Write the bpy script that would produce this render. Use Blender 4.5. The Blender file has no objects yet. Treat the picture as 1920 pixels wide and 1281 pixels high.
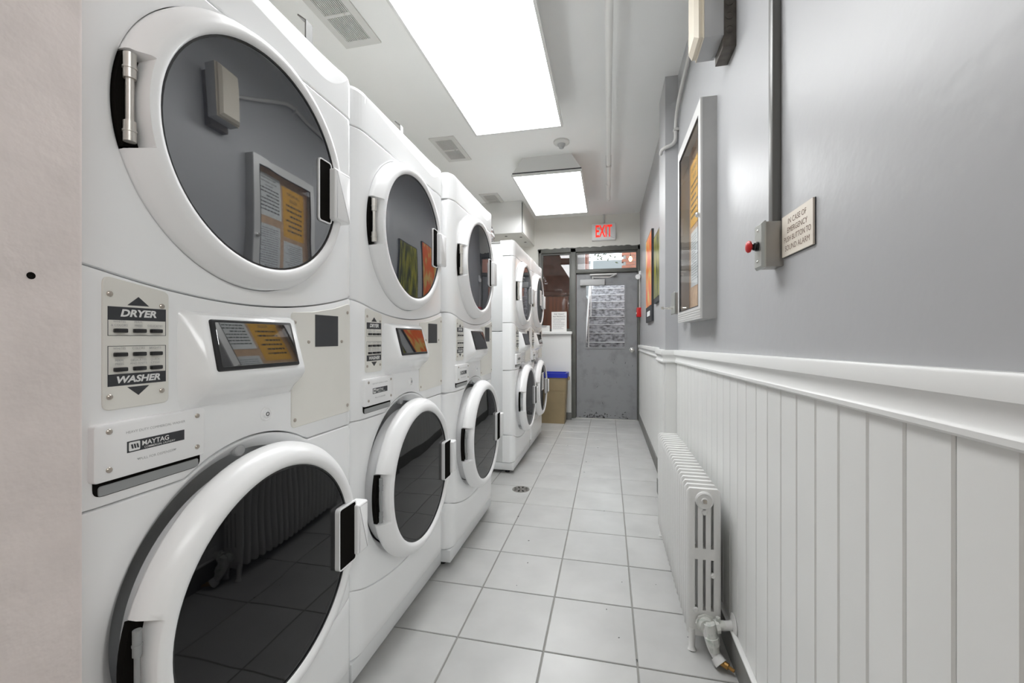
import bpy, bmesh, math, random
from mathutils import Vector, Matrix
random.seed(7)
sc = bpy.context.scene
COL = sc.collection
R = math.radians
# ------------------------------------------------------------------ camera
F_PX, VPX, HOR = 790.0, 1140.0, 633.0
cd = bpy.data.cameras.new('camera'); cam = bpy.data.objects.new('camera', cd); COL.objects.link(cam)
cd.sensor_width = 36; cd.lens = 36 * F_PX / 1920
cd.shift_y = -(640.5 - HOR) / 1920
cd.clip_start = 0.02
cam.location = (0, 0, 1.15)
cam.rotation_euler = (R(90), 0, math.atan((VPX - 960) / F_PX))
sc.camera = cam
# ------------------------------------------------------------------ overcast sky outside, exposure
W = bpy.data.worlds.new('sky'); sc.world = W; W.use_nodes = True
bg = W.node_tree.nodes['Background']; bg.inputs[0].default_value = (0.90, 0.95, 1.0, 1); bg.inputs[1].default_value = 3.6
sc.view_settings.view_transform = 'Standard'; sc.view_settings.look = 'None'
sc.view_settings.exposure = 0.0; sc.view_settings.gamma = 1.0
sc.view_settings.use_curve_mapping = False
sc.cycles.max_bounces = 16; sc.cycles.diffuse_bounces = 10; sc.cycles.glossy_bounces = 6; sc.cycles.transparent_max_bounces = 12
LAMP = 11.4          # ceiling diffusers

# ------------------------------------------------------------------ materials
MATS = {}
def mat(name, col, rough=0.5, metal=0.0, ior=1.5, coat=0.0, var=0.0, vscale=4.0, bump=0.0, bscale=60.0, col2=None,
        emit=None, estr=0.0, rnd=0.0, detail=4.0, stretch=None, lo=0.35, hi=0.65, bdist=0.01, rvar=0.0):
    m = bpy.data.materials.new(name); m.use_nodes = True; nt = m.node_tree; b = nt.nodes['Principled BSDF']
    c = (*col, 1)
    b.inputs['Base Color'].default_value = c
    b.inputs['Roughness'].default_value = rough; b.inputs['Metallic'].default_value = metal
    b.inputs['IOR'].default_value = ior
    if coat: b.inputs['Coat Weight'].default_value = coat; b.inputs['Coat Roughness'].default_value = 0.08
    L = nt.links.new
    tc = None
    def coord():
        nonlocal tc
        if tc is None:
            t = nt.nodes.new('ShaderNodeTexCoord'); tc = t.outputs['Object']
            if rnd:
                oi = nt.nodes.new('ShaderNodeObjectInfo'); mu = nt.nodes.new('ShaderNodeMath'); mu.operation = 'MULTIPLY'
                mu.inputs[1].default_value = 57.0; L(oi.outputs['Random'], mu.inputs[0])
                ad = nt.nodes.new('ShaderNodeVectorMath'); ad.operation = 'ADD'; L(tc, ad.inputs[0]); L(mu.outputs[0], ad.inputs[1]); tc = ad.outputs[0]
            if stretch:
                mp = nt.nodes.new('ShaderNodeMapping'); mp.inputs['Scale'].default_value = stretch; L(tc, mp.inputs[0]); tc = mp.outputs[0]
        return tc
    if var or col2:
        n = nt.nodes.new('ShaderNodeTexNoise'); n.inputs['Scale'].default_value = vscale; n.inputs['Detail'].default_value = detail
        L(coord(), n.inputs['Vector'])
        r = nt.nodes.new('ShaderNodeValToRGB'); L(n.outputs[0], r.inputs[0])
        d = col2 if col2 else tuple(max(0, x * (1 - var)) for x in col)
        r.color_ramp.elements[0].position = lo; r.color_ramp.elements[0].color = (*d, 1)
        r.color_ramp.elements[1].position = hi; r.color_ramp.elements[1].color = c
        out = r.outputs[0]
        if rnd:
            oi = nt.nodes.new('ShaderNodeObjectInfo'); mr = nt.nodes.new('ShaderNodeMapRange')
            mr.inputs[3].default_value = 1 - rnd; mr.inputs[4].default_value = 1.0; L(oi.outputs['Random'], mr.inputs[0])
            mx = nt.nodes.new('ShaderNodeVectorMath'); mx.operation = 'SCALE'; L(out, mx.inputs[0]); L(mr.outputs[0], mx.inputs['Scale']); out = mx.outputs[0]
        L(out, b.inputs['Base Color'])
        if rvar:
            mr = nt.nodes.new('ShaderNodeMapRange'); mr.inputs[3].default_value = rough + rvar; mr.inputs[4].default_value = rough; L(n.outputs[0], mr.inputs[0]); L(mr.outputs[0], b.inputs['Roughness'])
    if bump:
        n = nt.nodes.new('ShaderNodeTexNoise'); n.inputs['Scale'].default_value = bscale; n.inputs['Detail'].default_value = 2
        L(coord(), n.inputs['Vector'])
        bp = nt.nodes.new('ShaderNodeBump'); bp.inputs['Strength'].default_value = bump; bp.inputs['Distance'].default_value = bdist
        L(n.outputs[0], bp.inputs['Height']); L(bp.outputs[0], b.inputs['Normal'])
    if emit:
        b.inputs['Emission Color'].default_value = (*emit, 1); b.inputs['Emission Strength'].default_value = estr
    MATS[name] = m
    return m
def glass(name, tint, ior, see=0.3, base=(0.02, 0.02, 0.022), rough=0.02, bump=0.0, bscale=3.0):
    """dark or smoked glass: a glossy body that lets a little of the inside show"""
    m = mat(name, base, rough, ior=ior, bump=bump, bscale=bscale, bdist=0.02); nt = m.node_tree
    t = nt.nodes.new('ShaderNodeBsdfTransparent'); t.inputs[0].default_value = (*tint, 1)
    x = nt.nodes.new('ShaderNodeMixShader'); x.inputs[0].default_value = see
    o = [n for n in nt.nodes if n.type == 'OUTPUT_MATERIAL'][0]
    nt.links.new(nt.nodes['Principled BSDF'].outputs[0], x.inputs[1]); nt.links.new(t.outputs[0], x.inputs[2]); nt.links.new(x.outputs[0], o.inputs[0])
    return m
def pane_glass(name, tint, ior, bump=0.0, bscale=3.0):
    """clear window pane: tinted transmission under a Fresnel reflection"""
    m = bpy.data.materials.new(name); m.use_nodes = True; nt = m.node_tree; L = nt.links.new
    nt.nodes.remove(nt.nodes['Principled BSDF']); o = [n for n in nt.nodes if n.type == 'OUTPUT_MATERIAL'][0]
    t = nt.nodes.new('ShaderNodeBsdfTransparent'); t.inputs[0].default_value = (*tint, 1)
    g = nt.nodes.new('ShaderNodeBsdfGlossy'); g.inputs['Roughness'].default_value = 0.02
    f = nt.nodes.new('ShaderNodeFresnel'); f.inputs['IOR'].default_value = ior
    ge = nt.nodes.new('ShaderNodeNewGeometry'); iv = nt.nodes.new('ShaderNodeMath'); iv.operation = 'SUBTRACT'; iv.inputs[0].default_value = 1; L(ge.outputs['Backfacing'], iv.inputs[1])
    mu = nt.nodes.new('ShaderNodeMath'); mu.operation = 'MULTIPLY'; L(f.outputs[0], mu.inputs[0]); L(iv.outputs[0], mu.inputs[1])     # only the outer face reflects
    x = nt.nodes.new('ShaderNodeMixShader'); L(mu.outputs[0], x.inputs[0]); L(t.outputs[0], x.inputs[1]); L(g.outputs[0], x.inputs[2]); L(x.outputs[0], o.inputs[0])
    MATS[name] = m; return m
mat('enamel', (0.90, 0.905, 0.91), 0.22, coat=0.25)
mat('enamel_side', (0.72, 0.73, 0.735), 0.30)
mat('plate_ivory', (0.78, 0.765, 0.715), 0.38, var=0.04, vscale=6)
mat('white_plastic', (0.90, 0.90, 0.905), 0.28)
mat('black_plastic', (0.012, 0.012, 0.013), 0.30)
mat('black_print', (0.035, 0.037, 0.042), 0.5)
mat('white_print', (0.78, 0.78, 0.77), 0.5)
mat('grey_print', (0.42, 0.42, 0.42), 0.6)
mat('dark_cavity', (0.010, 0.009, 0.008), 0.8, ior=1.08)  # flat near-black paints in the shade inside pockets, slots and holes
mat('chrome', (0.72, 0.71, 0.68), 0.22, metal=1.0)
mat('screw_metal', (0.50, 0.45, 0.40), 0.28, metal=1.0)
mat('grey_plastic', (0.30, 0.31, 0.31), 0.4)
mat('hinge_metal', (0.62, 0.60, 0.56), 0.3, metal=0.7)
mat('bowl', (0.16, 0.17, 0.18), 0.2)
glass('dryer_glass', (0.35, 0.37, 0.42), 2.75, 0.10, base=(0.035, 0.038, 0.048), bump=0.10, bscale=2.2)
glass('washer_glass', (0.30, 0.31, 0.33), 1.46, 0.12, base=(0.003, 0.003, 0.004), bump=0.20, bscale=2.0)
glass('display_glass', (0.02, 0.02, 0.02), 2.3, 0.0, base=(0.012, 0.012, 0.014))
pane_glass('window_glass', (0.92, 0.94, 0.94), 1.40)
pane_glass('side_window_glass', (0.85, 0.82, 0.78), 1.85)
pane_glass('case_glass', (0.97, 0.98, 0.98), 1.35)
mat('wall_grey', (0.445, 0.45, 0.462), 0.38, bump=0.10, bscale=26, bdist=0.008, var=0.03, vscale=1.5)
mat('wall_pink', (0.745, 0.665, 0.640), 0.75, bump=0.12, bscale=90, bdist=0.004, var=0.10, vscale=14, detail=8)
mat('wall_cream', (0.80, 0.795, 0.75), 0.6, var=0.04, vscale=2)
mat('ceiling_paint', (0.90, 0.905, 0.895), 0.7, bump=0.05, bscale=40, bdist=0.006, var=0.03, vscale=1.2)
mat('wainscot', (0.80, 0.805, 0.79), 0.38, var=0.03, vscale=3, rnd=0.03)
mat('trim_white', (0.78, 0.785, 0.775), 0.34)
mat('baseboard_grey', (0.20, 0.20, 0.19), 0.5, var=0.2, vscale=9)
mat('grout', (0.27, 0.265, 0.25), 0.85)
mat('tile', (0.53, 0.53, 0.52), 0.27, var=0.17, vscale=4.5, detail=7, rnd=0.04, rvar=0.12, lo=0.28, hi=0.72)
mat('frame_grey', (0.125, 0.128, 0.115), 0.45, var=0.25, vscale=5)
mat('door_grey', (0.27, 0.275, 0.285), 0.40, var=0.22, vscale=7, detail=6, lo=0.3, hi=0.5)
mat('scuff', (0.075, 0.075, 0.078), 0.7)
mat('aluminium', (0.70, 0.70, 0.69), 0.36, metal=0.25)
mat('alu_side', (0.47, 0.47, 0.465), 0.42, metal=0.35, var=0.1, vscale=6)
mat('raceway', (0.17, 0.17, 0.165), 0.35, metal=0.3)
mat('box_steel', (0.40, 0.385, 0.36), 0.36, metal=0.5, var=0.08, vscale=12)
mat('box_plate', (0.50, 0.515, 0.49), 0.30, metal=0.6)
mat('box_dark', (0.16, 0.145, 0.13), 0.5, metal=0.5, var=0.3, vscale=30)
mat('cream_plastic', (0.72, 0.66, 0.55), 0.4)
mat('light_grey_metal', (0.47, 0.475, 0.48), 0.5, var=0.06, vscale=10)
mat('red', (0.55, 0.012, 0.012), 0.35)
mat('red_glow', (0.8, 0.02, 0.01), 0.5, emit=(1.0, 0.03, 0.015), estr=0.85)
mat('sign_ivory', (0.78, 0.72, 0.63), 0.45)
mat('engraved', (0.20, 0.13, 0.10), 0.7)
mat('conduit', (0.58, 0.575, 0.56), 0.4, var=0.06, vscale=8)
mat('pipe_white', (0.86, 0.86, 0.84), 0.4)
mat('radiator', (0.74, 0.74, 0.73), 0.35, bump=0.12, bscale=50, bdist=0.004)
mat('valve_paint', (0.68, 0.69, 0.66), 0.4, col2=(0.45, 0.50, 0.46), vscale=40, lo=0.30, hi=0.45)
mat('brass', (0.42, 0.24, 0.08), 0.4, metal=0.9)
mat('fixture_white', (0.68, 0.68, 0.67), 0.4)
mat('diffuser', (0.8, 0.8, 0.8), 0.5, emit=(0.975, 0.99, 1.0), estr=LAMP)
mat('vent_white', (0.66, 0.66, 0.64), 0.5)
mat('dark_top', (0.36, 0.36, 0.35), 0.6, var=0.2, vscale=5)  # unseen machine tops, darkened to cut light bounced onto the ceiling
mat('foil', (0.62, 0.62, 0.62), 0.25, metal=1.0, bump=0.5, bscale=25)
mat('cork', (0.72, 0.48, 0.31), 0.85, var=0.2, vscale=40)
mat('paper', (0.80, 0.80, 0.79), 0.7)
mat('paper_grey', (0.74, 0.75, 0.76), 0.7)
mat('paper_orange', (0.85, 0.45, 0.06), 0.7)
mat('ink', (0.06, 0.06, 0.065), 0.7)
mat('ink_light', (0.34, 0.34, 0.35), 0.7)
mat('poster_flower', (0.80, 0.13, 0.02), 0.28, col2=(0.75, 0.52, 0.15), vscale=5.5, detail=2, lo=0.42, hi=0.52, stretch=(1, 2.0, 1.0))
mat('poster_forest', (0.42, 0.40, 0.03), 0.28, col2=(0.03, 0.045, 0.012), vscale=9, detail=6, lo=0.40, hi=0.62, stretch=(1, 2.6, 0.55))
mat('can_tan', (0.33, 0.255, 0.145), 0.5, var=0.12, vscale=5)
mat('blue_plastic', (0.012, 0.03, 0.42), 0.3)
mat('wood_brown', (0.42, 0.115, 0.042), 0.5, var=0.45, vscale=3, stretch=(10, 1, 1))
mat('brick_dull', (0.25, 0.10, 0.07), 0.85, var=0.3, vscale=12)
mat('stair_stone', (0.42, 0.42, 0.44), 0.85, col2=(0.11, 0.11, 0.115), vscale=22, detail=8, lo=0.34, hi=0.60, stretch=(0.6, 1, 1))
mat('nosing', (0.70, 0.70, 0.70), 0.7)
mat('siding', (0.26, 0.27, 0.27), 0.8)
mat('brick_out', (0.36, 0.15, 0.10), 0.85, var=0.2, vscale=8)
mat('leaf', (0.06, 0.075, 0.03), 0.7)
mat('bark', (0.10, 0.08, 0.06), 0.9)
mat('bulb', (1, 0.8, 0.5), 0.5, emit=(1.0, 0.55, 0.22), estr=30)
mat('drain_metal', (0.34, 0.33, 0.31), 0.35, metal=0.8)
mat('bag_clear', (0.62, 0.62, 0.6), 0.3)

# ------------------------------------------------------------------ geometry helpers
class Fr:      # a flat frame: point = origin + a*A + b*B + d*D
    def __init__(s, o, A, B, D): s.o, s.A, s.B, s.D = Vector(o), Vector(A), Vector(B), Vector(D)
    def __call__(s, a, b, d=0): return s.o + s.A * a + s.B * b + s.D * d
def FL(o=(0, 0, 0)): return Fr(o, (0, 1, 0), (0, 0, 1), (1, 0, 0))       # faces +X (machines)
def FRt(o=(0, 0, 0)): return Fr(o, (0, -1, 0), (0, 0, 1), (-1, 0, 0))    # faces -X (right wall), a = -Y
def FE(o=(0, 0, 0)): return Fr(o, (1, 0, 0), (0, 0, 1), (0, -1, 0))      # faces -Y (end wall)
def FC(o=(0, 0, 0)): return Fr(o, (1, 0, 0), (0, 1, 0), (0, 0, -1))      # faces down (ceiling)
def FU(o=(0, 0, 0)): return Fr(o, (1, 0, 0), (0, 1, 0), (0, 0, 1))       # faces up

def inset(poly, d):
    n = len(poly); out = []
    area = sum(poly[i][0] * poly[(i + 1) % n][1] - poly[(i + 1) % n][0] * poly[i][1] for i in range(n))
    sg = 1 if area > 0 else -1
    for i in range(n):
        p0, p1, p2 = poly[i - 1], poly[i], poly[(i + 1) % n]
        e1 = (p1[0] - p0[0], p1[1] - p0[1]); e2 = (p2[0] - p1[0], p2[1] - p1[1])
        l1 = math.hypot(*e1) or 1; l2 = math.hypot(*e2) or 1
        n1 = (-e1[1] / l1 * sg, e1[0] / l1 * sg); n2 = (-e2[1] / l2 * sg, e2[0] / l2 * sg)
        k = 1 + n1[0] * n2[0] + n1[1] * n2[1]; k = max(k, 0.3)
        out.append((p1[0] + d * (n1[0] + n2[0]) / k, p1[1] + d * (n1[1] + n2[1]) / k))
    return out
def round_poly(pts, r, n=5):
    out = []; m = len(pts)
    for i in range(m):
        p0, p1, p2 = Vector(pts[i - 1]), Vector(pts[i]), Vector(pts[(i + 1) % m])
        a = (p0 - p1).normalized(); b = (p2 - p1).normalized()
        ang = a.angle(b); t = min(r / math.tan(ang / 2), (p0 - p1).length * .49, (p2 - p1).length * .49)
        s, e = p1 + a * t, p1 + b * t
        for k in range(n + 1):
            u = k / n; q = s * (1 - u) ** 2 + p1 * 2 * u * (1 - u) + e * u * u
            out.append((q.x, q.y))
    return out
def rrect(a0, a1, b0, b1, r=0.0, n=5):
    p = [(a0, b0), (a1, b0), (a1, b1), (a0, b1)]
    return round_poly(p, r, n) if r > 0 else p
def circ(ca, cb, r, n=24, a0=0): return [(ca + r * math.cos(a0 + 2 * math.pi * k / n), cb + r * math.sin(a0 + 2 * math.pi * k / n)) for k in range(n)]

class MB:
    def __init__(s): s.v = []; s.f = []
    def add(s, vs, fs):
        k = len(s.v); s.v += [tuple(x) for x in vs]; s.f += [tuple(i + k for i in f) for f in fs]; return s
    def box(s, x0, x1, y0, y1, z0, z1, bev=0, seg=2):
        if bev <= 0:
            v = [(x, y, z) for x in (x0, x1) for y in (y0, y1) for z in (z0, z1)]
            return s.add(v, [(0, 1, 3, 2), (4, 6, 7, 5), (0, 4, 5, 1), (2, 3, 7, 6), (0, 2, 6, 4), (1, 5, 7, 3)])
        bm = bmesh.new(); bmesh.ops.create_cube(bm, size=1)
        for q in bm.verts: q.co = Vector(((x0 + x1) / 2 + q.co.x * (x1 - x0), (y0 + y1) / 2 + q.co.y * (y1 - y0), (z0 + z1) / 2 + q.co.z * (z1 - z0)))
        bmesh.ops.bevel(bm, geom=bm.edges[:], offset=bev, segments=seg, profile=.5, affect='EDGES')
        bm.verts.index_update()
        s.add([q.co[:] for q in bm.verts], [[q.index for q in f.verts] for f in bm.faces]); bm.free(); return s
    def prism(s, F, poly, d0, d1, bev=0, seg=3, back=True):
        rings = [(poly, d0)]
        if bev > 0:
            for k in range(seg + 1):
                t = k / seg * math.pi / 2
                rings.append((inset(poly, bev * (1 - math.cos(t))), d1 - bev + bev * math.sin(t)))
        else: rings.append((poly, d1))
        n = len(poly); vs = []; fs = []
        for P, d in rings: vs += [F(a, b, d) for a, b in P]
        for r in range(len(rings) - 1):
            for i in range(n):
                j = (i + 1) % n; fs.append((r * n + i, r * n + j, (r + 1) * n + j, (r + 1) * n + i))
        fs.append(tuple(range((len(rings) - 1) * n, len(rings) * n)))
        if back: fs.append(tuple(reversed(range(n))))
        return s.add(vs, fs)
    def frame(s, F, po, pi, d0, d1):      # a ring between two outlines of equal length
        n = len(po); vs = [F(a, b, d) for P, d in ((po, d0), (po, d1), (pi, d1), (pi, d0)) for a, b in P]; fs = []
        for r in range(4):
            q = (r + 1) % 4
            for i in range(n):
                j = (i + 1) % n; fs.append((r * n + i, r * n + j, q * n + j, q * n + i))
        return s.add(vs, fs)
    def lathe(s, F, ca, cb, prof, n=48, cap0=False, cap1=False, closed=False, rmod=None, angs=None):
        A = angs or [2 * math.pi * k / n for k in range(n)]; n = len(A); vs = []; fs = []
        for r, d in prof:
            for t in A:
                q = rmod(r, t) if rmod else r
                vs.append(F(ca + q * math.cos(t), cb + q * math.sin(t), d))
        m = len(prof)
        for k in range(m if closed else m - 1):
            k2 = (k + 1) % m
            for i in range(n):
                j = (i + 1) % n; fs.append((k * n + i, k * n + j, k2 * n + j, k2 * n + i))
        if cap0: fs.append(tuple(reversed(range(n))))
        if cap1: fs.append(tuple(range((m - 1) * n, m * n)))
        return s.add(vs, fs)
    def tube(s, pts, r, n=12, cap=True):
        pts = [Vector(p) for p in pts]; rs = r if isinstance(r, (list, tuple)) else [r] * len(pts)
        up = None; vs = []; fs = []
        for i, p in enumerate(pts):
            t = (pts[min(i + 1, len(pts) - 1)] - pts[max(i - 1, 0)]).normalized()
            if up is None: up = t.orthogonal().normalized()
            up = (up - t * up.dot(t)).normalized(); sd = t.cross(up)
            vs += [p + (up * math.cos(2 * math.pi * k / n) + sd * math.sin(2 * math.pi * k / n)) * rs[i] for k in range(n)]
        for i in range(len(pts) - 1):
            for k in range(n):
                j = (k + 1) % n; fs.append((i * n + k, i * n + j, (i + 1) * n + j, (i + 1) * n + k))
        if cap: fs += [tuple(reversed(range(n))), tuple(range((len(pts) - 1) * n, len(pts) * n))]
        return s.add(vs, fs)
    def strip(s, rows):                   # grid of points rows[i][j]
        m, n = len(rows), len(rows[0]); vs = [p for r in rows for p in r]
        return s.add(vs, [(i * n + j, i * n + j + 1, (i + 1) * n + j + 1, (i + 1) * n + j) for i in range(m - 1) for j in range(n - 1)])
def path(pts, r=0.05, n=6):              # polyline with rounded bends
    pts = [Vector(p) for p in pts]; out = [pts[0]]
    for i in range(1, len(pts) - 1):
        a = (pts[i - 1] - pts[i]); b = (pts[i + 1] - pts[i]); t = min(r, a.length * .49, b.length * .49)
        s, e = pts[i] + a.normalized() * t, pts[i] + b.normalized() * t
        for k in range(n + 1):
            u = k / n; out.append(s * (1 - u) ** 2 + pts[i] * 2 * u * (1 - u) + e * u * u)
    return out + [pts[-1]]
def arc(c, r, a0, a1, n, f): return [f(c, r, a0 + (a1 - a0) * k / n) for k in range(n + 1)]

def mesh(name, mb, m, off, angle=38, recalc=True):
    me = bpy.data.meshes.new(name)
    me.from_pydata([(x - off[0], y - off[1], z - off[2]) for x, y, z in mb.v], [], mb.f)
    if recalc:
        bm = bmesh.new(); bm.from_mesh(me); bmesh.ops.remove_doubles(bm, verts=bm.verts, dist=1e-6); bmesh.ops.recalc_face_normals(bm, faces=bm.faces); bm.to_mesh(me); bm.free()
    me.polygons.foreach_set('use_smooth', [True] * len(me.polygons))
    me.set_sharp_from_angle(angle=R(angle))
    me.materials.append(MATS[m]); me.update(); return me
def worigin(o):
    v = Vector((0, 0, 0))
    while o is not None: v = v + o.location; o = o.parent
    return v
def obj(name, mb, m, parent=None, label=None, cat=None, group=None, kind=None, angle=38, recalc=True):
    if parent is None:
        xs, ys, zs = zip(*mb.v); off = ((min(xs) + max(xs)) / 2, (min(ys) + max(ys)) / 2, min(zs))
        if kind == 'structure': off = (0, 0, 0)
    else: off = worigin(parent)
    o = bpy.data.objects.new(name, mesh(name, mb, m, off, angle, recalc)); COL.objects.link(o)
    if parent is None: o.location = off
    o.parent = parent
    tag(o, label, cat, group, kind); return o
def tag(o, label=None, cat=None, group=None, kind=None):
    if label: o['label'] = label
    if cat: o['category'] = cat
    if group: o['group'] = group
    if kind: o['kind'] = kind
    return o
def thing(name, loc, label=None, cat=None, group=None, kind=None):
    o = bpy.data.objects.new(name, None); COL.objects.link(o); o.location = loc; o.empty_display_size = .05
    return tag(o, label, cat, group, kind)
def share(name, me, parent, loc, rz=0):
    o = bpy.data.objects.new(name, me); COL.objects.link(o); o.parent = parent; o.location = loc; o.rotation_euler = (0, 0, rz); return o
def copy_tree(o, parent=None):
    c = o.copy(); COL.objects.link(c); c.parent = parent
    for ch in list(o.children): copy_tree(ch, c)
    return c
TXT = {}
def text(s, F, a, b, d, size, shear=0.0, bold=0.0, align='CENTER', sx=1.0, mb=None, fit=None):
    """lettering as real mesh, appended to a builder"""
    key = (s, shear, bold, align)
    if key not in TXT:
        cu = bpy.data.curves.new('lettering', 'FONT'); cu.body = s; cu.size = 1; cu.shear = shear; cu.offset = bold
        cu.align_x = align; cu.align_y = 'CENTER'; cu.fill_mode = 'FRONT' if hasattr(cu, 'fill_mode') else cu.fill_mode; cu.resolution_u = 3
        o = bpy.data.objects.new('lettering', cu); COL.objects.link(o)
        dg = bpy.context.evaluated_depsgraph_get(); me = bpy.data.meshes.new_from_object(o.evaluated_get(dg))
        TXT[key] = ([v.co[:] for v in me.vertices], [tuple(p.vertices) for p in me.polygons])
        bpy.data.objects.remove(o); bpy.data.meshes.remove(me); bpy.data.curves.remove(cu)
    v, f = TXT[key]; mb = mb or MB()
    if fit: xs = [q[0] for q in v]; sx = fit / ((max(xs) - min(xs)) * size)
    mb.add([F(a + x * size * sx, b + y * size, d) for x, y, z in v], f); return mb
def lines(F, a0, a1, b0, b1, n, d, h, mb=None, ragged=.35, seed=1):
    """rows of tiny unreadable print"""
    mb = mb or MB(); rg = random.Random(seed)
    for k in range(n):
        b = b1 - (b1 - b0) * (k + .5) / n; e = a1 - (a1 - a0) * rg.random() * ragged; a = a0
        while a < e:
            w = min(e - a, (a1 - a0) * (.05 + .12 * rg.random()))
            mb.add([F(a, b - h / 2, d), F(a + w, b - h / 2, d), F(a + w, b + h / 2, d), F(a, b + h / 2, d)], [(0, 1, 2, 3)]); a += w + (a1 - a0) * .025
    return mb

# ================================================================== THE ROOM
YR = .42       # near end of the right wall; unseen room behind is opened out to the right for fill light
CEIL, XR, XP, XF, YE, XL, YB = 2.88, 0.45, 0.37, 0.43, 6.08, -1.95, -2.7
obj('floor', MB().box(XL - .1, .62, .40, 6.45, -.08, -.004).box(XL - .1, 2.7, YB, .40, -.08, -.004), 'grout', kind='structure')
floor = bpy.data.objects['floor']
T = .332; cache = {}
x_lines = [.101 + T * k for k in range(-6, 2)]; y_lines = [1.531 + T * k for k in range(-7, 15)]
for i in range(len(x_lines) - 1):
    for j in range(len(y_lines) - 1):
        x0, x1, y0, y1 = x_lines[i], x_lines[i + 1], y_lines[j], min(y_lines[j + 1], YE + .02)
        w, h = round(x1 - x0 - .006, 4), round(y1 - y0 - .006, 4)
        if h < .02: continue
        if (w, h) not in cache: cache[w, h] = mesh('tile', MB().prism(FU(), rrect(-w / 2, w / 2, -h / 2, h / 2), -.012, 0, .0018, 1), 'tile', (0, 0, 0))
        share('tile', cache[w, h], floor, ((x0 + x1) / 2, (y0 + y1) / 2, 0))
sp = MB(); rg = random.Random(11)
for k in range(28):
    x, y = -.65 + 1.0 * rg.random(), 1.5 + 4.3 * rg.random() ** 1.2; q = .002 + .005 * rg.random() ** 2
    sp.prism(FU((x, y, 0)), [(q * (.5 + rg.random()) * math.cos(t), q * (.5 + rg.random()) * math.sin(t)) for t in [i * math.pi / 3 for i in range(6)]], .0001, .0006)
obj('dirt_specks', sp, 'scuff', floor, kind='stuff')
obj('ceiling', MB().box(XL - .1, .62, .40, 6.25, CEIL, CEIL + .1).box(XL - .1, 2.7, YB, .40, CEIL, CEIL + .1), 'ceiling_paint', kind='structure')
wall_right = obj('wall_right', MB().box(XR, .62, YR, 3.0, 0, CEIL), 'wall_grey', kind='structure')
wall_pier = obj('wall_right_pier', MB().box(XP, .62, 2.95, 3.28, 0, CEIL), 'wall_grey', kind='structure')
wall_far = obj('wall_right_far', MB().box(XF, .62, 3.28, 6.25, 0, CEIL), 'wall_grey', kind='structure')
obj('wall_left', MB().box(XL - .1, XL, .40, 6.25, 0, CEIL), 'wall_cream', kind='structure')
stub = obj('wall_left_near', MB().box(XL - .1, -.70, YB, .433, 0, CEIL, .006), 'wall_pink', kind='structure')
obj('nail_hole', MB().lathe(FL((-.70, 0, 0)), .378, 1.227, [(.0001, .001), (.0035, .0012), (.0045, .0005)], 12), 'dark_cavity', stub)
obj('wall_back', MB().box(-.70, 2.7, YB - .1, YB, 0, CEIL), 'wall_cream', kind='structure')
obj('wall_rear_right', MB().box(2.6, 2.7, YB, .42, 0, CEIL), 'wall_cream', kind='structure')
obj('wall_rear_partition', MB().box(.62, 2.7, .42, .54, 0, CEIL), 'wall_cream', kind='structure')
we = MB().box(XL, .43, YE, 6.25, 2.42, CEIL).box(XL, -.985, YE, 6.25, 0, 2.42).box(-.985, -.522, YE, 6.25, 0, 1.20)
obj('wall_end', we, 'wall_cream', kind='structure')
# half wall with ledge below the side window
obj('wall_half', MB().box(XL, -.505, 5.94, YE, 0, 1.195), 'trim_white', kind='structure')
obj('trim_3', MB().box(XL, -.492, 5.905, YE, 1.195, 1.235, .006), 'trim_white', kind='structure')
obj('baseboard_end', MB().box(XL, -.498, 5.925, 5.94, 0, .10, .003), 'baseboard_grey', kind='structure')
# wainscot boards
BW = .0937
def boards(x, y0, y1, first, wall, z0=.09, z1=1.0):
    y = first
    bme = mesh('board', MB().prism(FRt(), rrect(-(BW - .0035) / 2, (BW - .0035) / 2, 0, z1 - z0), 0, .012, .003, 1), 'wainscot', (0, 0, 0))
    while y < y1 - .004:
        a, b = max(y, y0), min(y + BW, y1)
        if b - a > .012:
            if b - a > BW - .001: share('board', bme, wall, (x, (a + b) / 2, z0))
            else: obj('board', MB().prism(FRt((x, 0, 0)), rrect(-b + .0015, -a - .0015, z0, z1), 0, .012, .003, 1), 'wainscot', wall)
        y += BW
boards(XR, YR, 2.938, .661 - BW * 36, wall_right, z1=1.045)
boards(XP, 2.95, 3.28, 2.95, wall_pier, z1=1.03)
boards(XF, 3.28, YE - .02, 3.28, wall_far, z1=1.02)
obj('panel', MB().box(XP, XR - .012, 2.938, 2.95, .09, 1.03), 'wainscot', wall_pier)
# chair rail: wraps round the pier
prof = [(0, 1.027), (.020, 1.027), (.024, 1.031), (.024, 1.039), (.019, 1.044), (.0165, 1.056), (.019, 1.070), (.027, 1.080), (.027, 1.106), (.023, 1.112), (0, 1.112)]
def rail_pts(d):
    return [(XR - d, YR), (XR - d, 2.95 - d), (XP - d, 2.95 - d), (XP - d, 3.28 + d), (XF - d, 3.28 + d), (XF - d, YE - .02)]
def sag(y): return -.0185 * (min(y, 2.95) - .55) - .006 * max(0, y - 2.95)      # the rail is not quite level
rows = [[(x, y, z + sag(y)) for x, y in rail_pts(d)] for d, z in prof]
rb = MB().strip(rows)
obj('trim_1', rb, 'trim_white', kind='structure', recalc=True)
bb = MB().box(XR - .026, XR, YR, 2.94, 0, .105, .003).box(XP - .016, XR - .01, 2.925, 3.296, 0, .105, .003).box(XF - .022, XF, 3.28, YE - .02, 0, .105, .003)
obj('baseboard_right', bb, 'baseboard_grey', kind='structure')
obj('trim_4', MB().box(XR - .028, XR - .012, YR, 2.94, .105, .113, .002), 'trim_white', kind='structure')
obj('trim_5', MB().box(-.46, .42, 6.04, 6.1, 0, .006), 'conduit', kind='structure')

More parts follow.
